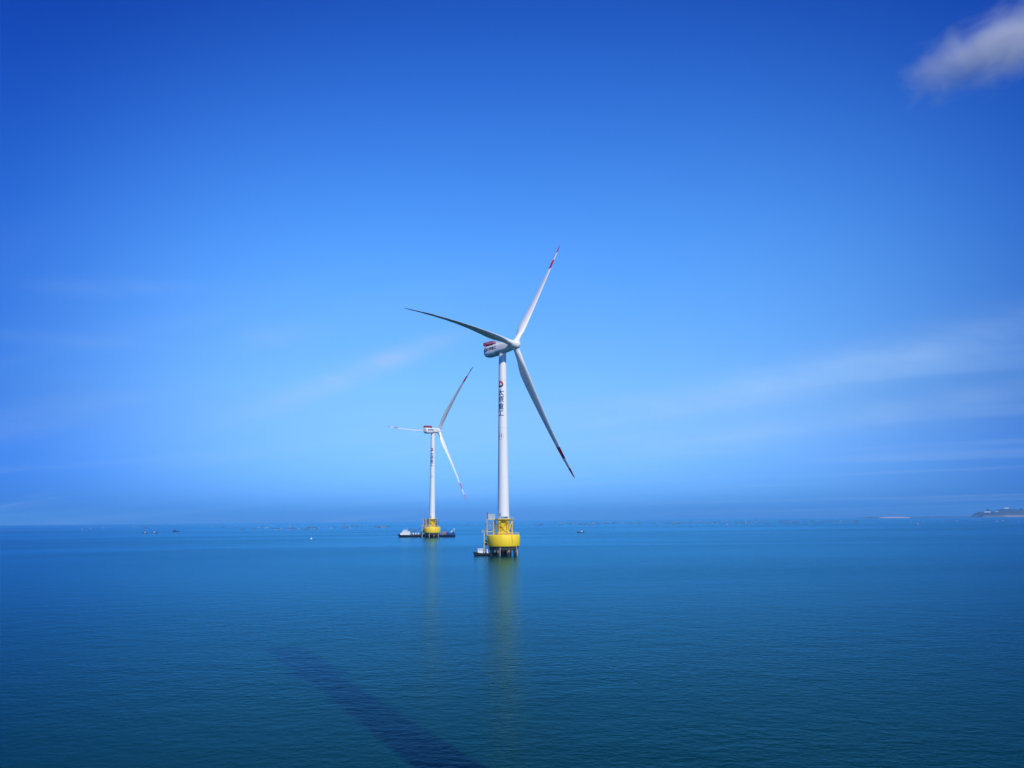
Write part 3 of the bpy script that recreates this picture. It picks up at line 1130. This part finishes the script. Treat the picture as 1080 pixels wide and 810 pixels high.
def cargo_ship():
    p = at_depth(449.6, 560, FAR_D + 26)
    g = empty('cargo_ship', (p.x, FAR_D + 26, sea_z(p.x, FAR_D)))
    tag(g, 'long low blue cargo ship with a white deckhouse lying behind the farther turbine', 'ship')
    L = 61.5
    hull_mb(L, 11, 2.0, 1.6, 1.8, 0.9, 0.5).build('hull', M['hull_dark'], g)
    fc = MB().box((-28.0, 0, 2.85), (3.6, 6.0, 1.6))
    fc.build('bow_bulwark', M['blue'], g, bevel=0.15)
    bh = MB().box((26.0, 0, 2.9), (9.0, 8.6, 2.0)).box((23.0, 0, 4.2), (2.4, 5.0, 1.0)).box((28.6, 0, 4.3), (2.0, 5.0, 1.2))
    bh.build('stern_house', M['blue'], g, bevel=0.12)
    co = MB().box((2, 0, 2.3), (38, 8.2, 0.9))
    co.build('hatch_coaming', M['deck'], g, bevel=0.1)
    dh = MB().box((-21.9, 0, 3.3), (10.4, 8.4, 2.1)).box((-21.4, 0, 5.25), (8.0, 7.2, 1.9)).box((-22.4, 0, 6.9), (3.8, 6.0, 1.4))
    dh = dh.build('deckhouse', M['cabin'], g, bevel=0.1)
    for i in range(6):
        MB().box((-24.6 + i * 1.25, -3.62, 5.4), (0.7, 0.08, 0.6)).build('window', M['glass'], dh)
    for i in range(3):
        MB().box((-23.5 + i * 1.1, -3.02, 7.0), (0.8, 0.08, 0.55)).build('window', M['glass'], dh)
    ms = MB().tube((-20.6, 0, 7.2), (-20.6, 0, 10.6), 0.16, 0.08, n=8).tube((-21.6, 0, 9.4), (-19.6, 0, 9.4), 0.07, n=6)
    ms.build('mast', M['grey'], g)
    dr = MB()
    dr.tube((-17.6, 0, 2.2), (-17.6, 0, 9.8), 0.34, n=8).tube((-17.6, 0, 9.4), (-10.0, 0, 6.2), 0.24, n=8).tube((-17.6, 0, 4.2), (-10.0, 0, 6.2), 0.2, n=8)
    dr.tube((-12.4, 1.5, 2.2), (-12.4, 1.5, 8.0), 0.24, n=8).tube((-12.4, 1.5, 7.6), (-5.0, 1.5, 9.2), 0.2, n=6)
    dr.build('derrick', M['deck'], g)
    cb = MB().tube((27.5, -1.5, 3.9), (27.5, -1.5, 6.2), 0.4, 0.3, n=10).tube((26.2, -1.5, 4.9), (30.2, -1.5, 9.0), 0.28, 0.16, n=8).tube((30.2, -1.5, 9.0), (30.0, -1.5, 5.2), 0.12, n=6)
    cb.build('crane_boom', M['cabin'], g)
    gm = MB()
    for sx in (18.4, 21.0):
        gm.tube((sx, 0, 2.6), (sx, 0, 9.6), 0.11, n=6)
    gm.tube((18.4, 0, 9.4), (21.0, 0, 9.4), 0.1, n=6).tube((18.4, 0, 2.8), (21.0, 0, 9.2), 0.08, n=6)
    gm.build('gantry', M['cabinet_blue'], g)
    o = g.location
    t = empty('cargo_heap', o + Vector((19.2, -0.5, 2.72)))
    tag(t, 'rust coloured cargo heap on the cargo ship right of the farther turbine', 'cargo')
    bm_ = MB().box((0, 0, 0.8), (4.9, 4.6, 1.6)).box((0.3, 0, 2.1), (3.8, 3.6, 1.1))
    bm_.build('crate', M['rust'], t, bevel=0.25)
    MB().box((0, -2.34, 0.8), (4.4, 0.1, 0.2)).box((0.6, -1.84, 2.0), (2.8, 0.1, 0.15)).build('strap', M['deck'], t)
    for i, (dx, lab) in enumerate(((-13.6, 'white tank on the ship deck nearest its deckhouse'), (-11.0, 'white tank in the middle of the three on the ship deck'),
                                   (-8.2, 'white tank on the ship deck nearest the farther turbine'))):
        t = empty('deck_tank', o + Vector((dx, -2.2, 2.78)))
        tag(t, lab, 'tank', 'white tanks on the ship deck')
        MB().lathe([(0.1, 0.0), (0.72, 0.06), (0.78, 0.3), (0.78, 1.2), (0.6, 1.5), (0.15, 1.62)], 20).build('vessel', M['cabin'], t)
        MB().lathe([(0.2, 1.6), (0.2, 1.85)], 10).build('lid', M['grey'], t)
    container(o + Vector((-4.6, -2.4, 2.76)), (2.2, 2.2, 2.6), M['cabinet_blue'], 'blue container on the cargo ship left of the farther turbine')


cargo_ship()


def small_boat(name, x_px, y_px, L, label, group=None, hull='black_paint', cab='cabin', heading=0.0, cab_at=0.1, canopy=True):
    p = water_at(x_px, y_px)
    g = empty(name, p, heading)
    tag(g, label, 'boat', group)
    B = L * 0.28
    hull_mb(L, B, 0.09 * L, 0.05 * L, 1.7, 0.85, 0.07 * L, n=14).build('hull', M[hull], g)
    c = MB().box((L * cab_at, 0, 0.09 * L + 0.09 * L), (L * 0.24, B * 0.62, 0.19 * L))
    c = c.build('cabin', M[cab], g, bevel=0.04)
    MB().box((L * cab_at, -B * 0.31 - 0.02, 0.2 * L), (L * 0.18, 0.05, 0.06 * L)).build('window', M['glass'], c)
    MB().tube((L * (cab_at + 0.02), 0, 0.2 * L), (L * (cab_at + 0.02), 0, 0.46 * L), 0.07, n=6).build('mast', M['black_paint'], g)
    if canopy:
        k = MB().box((L * (cab_at + 0.24), 0, 0.235 * L), (L * 0.2, B * 0.6, 0.03 * L))
        for sy in (-1, 1):
            k.tube((L * (cab_at + 0.32), sy * B * 0.27, 0.07 * L), (L * (cab_at + 0.32), sy * B * 0.27, 0.235 * L), 0.05, n=6)
        k.build('canopy', M['deck'], g)
    return g


GB = 'small dark fishing boats far out'
small_boat('fishing_boat', 152.8, 562.4, 7.6, 'dark fishing boat on the far left water, leading boat of the pair', GB, cab_at=0.05)
small_boat('fishing_boat', 163.6, 562.3, 8.2, 'dark fishing boat following close behind the leading one on the left', GB, cab_at=-0.15)
small_boat('fishing_boat', 185.6, 560.6, 12.5, 'dark fishing boat sailing alone just right of the pair of boats', GB, cab='deck', cab_at=-0.2)
small_boat('fishing_boat', 612.2, 561.8, 9.0, 'lone dark fishing boat right of the nearer turbine base', GB, cab_at=0.18)


def work_boat():
    p = water_at(512.6, 586.0)
    g = empty('work_boat', p, radians(3))
    tag(g, 'black work boat with white wheelhouse moored at the nearer yellow base', 'boat')
    L = 13.0
    hull_mb(L, 4.0, 1.35, 0.7, 1.7, 0.9, 0.7, n=18).build('hull', M['black_paint'], g)
    wh = MB().box((-2.9, 0, 2.25), (2.6, 2.6, 2.2)).box((-2.8, 0, 3.45), (3.0, 2.9, 0.2))
    wh = wh.build('wheelhouse', M['cabin'], g, bevel=0.12)
    for wx in (-3.2, -2.2):
        MB().box((wx, -1.33, 2.85), (0.45, 0.06, 0.4)).build('window', M['glass'], wh)
    MB().box((-4.23, 0, 2.8), (0.06, 2.0, 0.5)).build('windscreen', M['glass'], wh)
    MB().tube((-0.9, 0.2, 1.1), (-0.9, 0.2, 7.2), 0.16, 0.1, n=8).tube((-0.9, -0.6, 6.0), (-0.9, 1.0, 6.0), 0.07, n=6).build('mast', M['black_paint'], g)
    dk = MB().box((1.3, -0.1, 2.0), (2.0, 2.4, 1.9)).tube((0.4, -1.0, 2.9), (3.6, -0.9, 4.2), 0.36, n=10)
    dk.build('deck_locker', M['cabin'], g, bevel=0.08)
    for i in range(8):
        x = -5.0 + i * 1.7
        MB().tube((x, -2.06 + (0.9 if i == 0 else 0), 0.9), (x, -2.3 + (0.9 if i == 0 else 0), 0.9), 0.45, n=14).build('tyre_fender', M['dark'], g)
    MB().tube((-5.6, -0.9, 1.9), (-5.6, 0.9, 1.9), 0.06, n=6).tube((-5.6, -0.9, 1.4), (-5.6, -0.9, 1.9), 0.05, n=6).tube((-5.6, 0.9, 1.4), (-5.6, 0.9, 1.9), 0.05, n=6).build('bow_rail', M['yellow_frame'], g)


work_boat()

# ------------------------------------------------------------------ fish farm
b = MB().box((0, 0, 0.25), (5.0, 3.4, 0.5), 0).box((0.4, 0, 1.5), (2.8, 2.4, 2.0), 1)
b._add([(-1.2, -1.4, 2.5), (2.0, -1.4, 2.5), (2.0, 1.4, 2.5), (-1.2, 1.4, 2.5), (-1.2, 0, 3.2), (2.0, 0, 3.2)],
       [(0, 1, 5, 4), (3, 4, 5, 2), (0, 4, 3), (1, 2, 5), (0, 3, 2, 1)], 1)
raft0 = b.build('farm_raft', [M['wood'], M['farm']])
b = MB().box((0, 0, 0.3), (14.0, 3.0, 0.6), 0)
for i in range(6):
    b.box((-6 + i * 2.4, 0, 0.62), (1.3, 3.4, 0.55), 0)
pen0 = b.build('net_pen', [M['wood'], M['farm']])
raft_used = pen_used = False
rr_ = random.Random(21)


def put(proto, used, p, rz, label, cat, group, s=1.0):
    o = proto if not used else proto.copy()
    if used:
        COL.objects.link(o)
    o.location = p
    o.rotation_euler = (0, 0, rz)
    o.scale = (s, s, s)
    tag(o, label, cat, group)


def horizon_y(x):
    return 547.4 - 0.0083 * (x - 500)


for i in range(540):
    u_ = rr_.random()
    if u_ < 0.2:
        x = rr_.uniform(255, 415)
        dy = rr_.gauss(7.5, 1.6)
    elif u_ < 0.86:
        x = rr_.uniform(588, 905)
        dy = rr_.gauss(5.4, 1.1)
    else:
        x = rr_.choice((rr_.uniform(905, 1078), rr_.uniform(85, 250), rr_.uniform(478, 590)))
        dy = rr_.gauss(6.2, 1.1)
    dy = max(3.4, min(10.5, dy))
    p = water_at(x, horizon_y(x) + dy)
    if rr_.random() < 0.52:
        put(raft0, raft_used, p, rr_.uniform(0, pi), 'tiny white hut raft of the fish farm below the horizon', 'raft', 'hut rafts of the fish farm', rr_.uniform(0.45, 0.85))
        raft_used = True
    else:
        put(pen0, pen_used, p, rr_.uniform(-0.3, 0.3), 'low dark net pen of the fish farm below the horizon', 'net pen', 'net pens of the fish farm', rr_.uniform(0.5, 0.95))
        pen_used = True

g = empty('mooring_buoy', water_at(328.3, 568.6))
tag(g, 'single white buoy on open water left of the farther turbine', 'buoy')
MB().lathe([(0.15, -0.5), (0.8, -0.2), (0.95, 0.3), (0.7, 0.8), (0.25, 1.0)], 20).build('float', M['float'], g)
MB().tube((0, 0, 0.9), (0, 0, 2.1), 0.06, n=6).lathe([(0.02, 1.9), (0.25, 2.0), (0.02, 2.4)], 10).build('marker', M['float'], g)


# ------------------------------------------------------------------ the cloud, real vapour high above the sea
def cloud():
    D = 4200.0
    a, b_ = at_depth(918, 104, D), at_depth(1190, -8, D)
    c = (a + b_) / 2
    bm_c = bmesh.new()
    bmesh.ops.create_icosphere(bm_c, subdivisions=3, radius=1.0)
    ax = (b_ - a)
    Ln = ax.length / 2
    ux = ax.normalized()
    uy = Vector((0, 0.87, 0.5))
    uy = (uy - ux * uy.dot(ux)).normalized()
    uz = ux.cross(uy)
    o = bm_obj('cloud', bm_c, cloud_material())
    mm = Matrix((ux * Ln, uy * 260, uz * 310)).transposed().to_4x4()
    mm.translation = c
    o.matrix_world = mm
    tag(o, 'small wispy white cloud in the upper right of the blue sky', 'cloud')


def cloud_material():
    mt = bpy.data.materials.new('cloud_vapour')
    mt.use_nodes = True
    nt = mt.node_tree
    nt.nodes.clear()
    out = nt.nodes.new('ShaderNodeOutputMaterial')
    vol = nt.nodes.new('ShaderNodeVolumePrincipled')
    vol.inputs['Color'].default_value = (1.0, 1.0, 1.0, 1)
    vol.inputs['Anisotropy'].default_value = -0.4
    tc = nt.nodes.new('ShaderNodeTexCoord')
    ln = nt.nodes.new('ShaderNodeVectorMath')
    ln.operation = 'LENGTH'
    nt.links.new(tc.outputs['Object'], ln.inputs[0])
    nz = nt.nodes.new('ShaderNodeTexNoise')
    nz.inputs['Scale'].default_value = 1.5
    nz.inputs['Detail'].default_value = 6
    nz.inputs['Roughness'].default_value = 0.66
    nz.inputs['Distortion'].default_value = 0.5
    mp = nt.nodes.new('ShaderNodeMapping')
    mp.inputs['Scale'].default_value = (2.1, 1.0, 1.25)
    mp.inputs['Location'].default_value = (5.3, 1.2, 0.4)
    nt.links.new(tc.outputs['Object'], mp.inputs[0])
    nt.links.new(mp.outputs[0], nz.inputs['Vector'])

    def mth(op, a, b, clamp=False):
        n = nt.nodes.new('ShaderNodeMath')
        n.operation = op
        n.use_clamp = clamp
        for i, v in enumerate((a, b)):
            if isinstance(v, (int, float)):
                n.inputs[i].default_value = v
            else:
                nt.links.new(v, n.inputs[i])
        return n.outputs[0]
    shape = mth('SUBTRACT', 1.0, ln.outputs['Value'])          # 1 in the core, 0 at the edge
    dens = mth('ADD', mth('MULTIPLY', shape, 1.1), mth('SUBTRACT', mth('MULTIPLY', nz.outputs[0], 2.2), 1.36))
    dens = mth('MULTIPLY', mth('MAXIMUM', dens, 0.0), mth('MULTIPLY', shape, 1.0))
    dens = mth('MULTIPLY', mth('MAXIMUM', dens, 0.0), 0.013)
    nt.links.new(dens, vol.inputs['Density'])
    nt.links.new(vol.outputs[0], out.inputs['Volume'])
    return mt


cloud()


# ------------------------------------------------------------------ sea haze
def haze():
    mt = bpy.data.materials.new('sea_haze')
    mt.use_nodes = True
    nt = mt.node_tree
    nt.nodes.clear()
    out = nt.nodes.new('ShaderNodeOutputMaterial')
    v = nt.nodes.new('ShaderNodeVolumePrincipled')
    v.inputs['Color'].default_value = (0.18, 0.55, 1.0, 1)
    v.inputs['Density'].default_value = 0.00007
    v.inputs['Anisotropy'].default_value = -0.15
    nt.links.new(v.outputs[0], out.inputs['Volume'])
    MBh = MB().box((0, 0, (210 - 28) / 2), (38000, 38000, 238))
    o = MBh.build('haze', mt)
    tag(o, 'thin blue sea haze lying over the water', 'haze', kind='stuff')


haze()
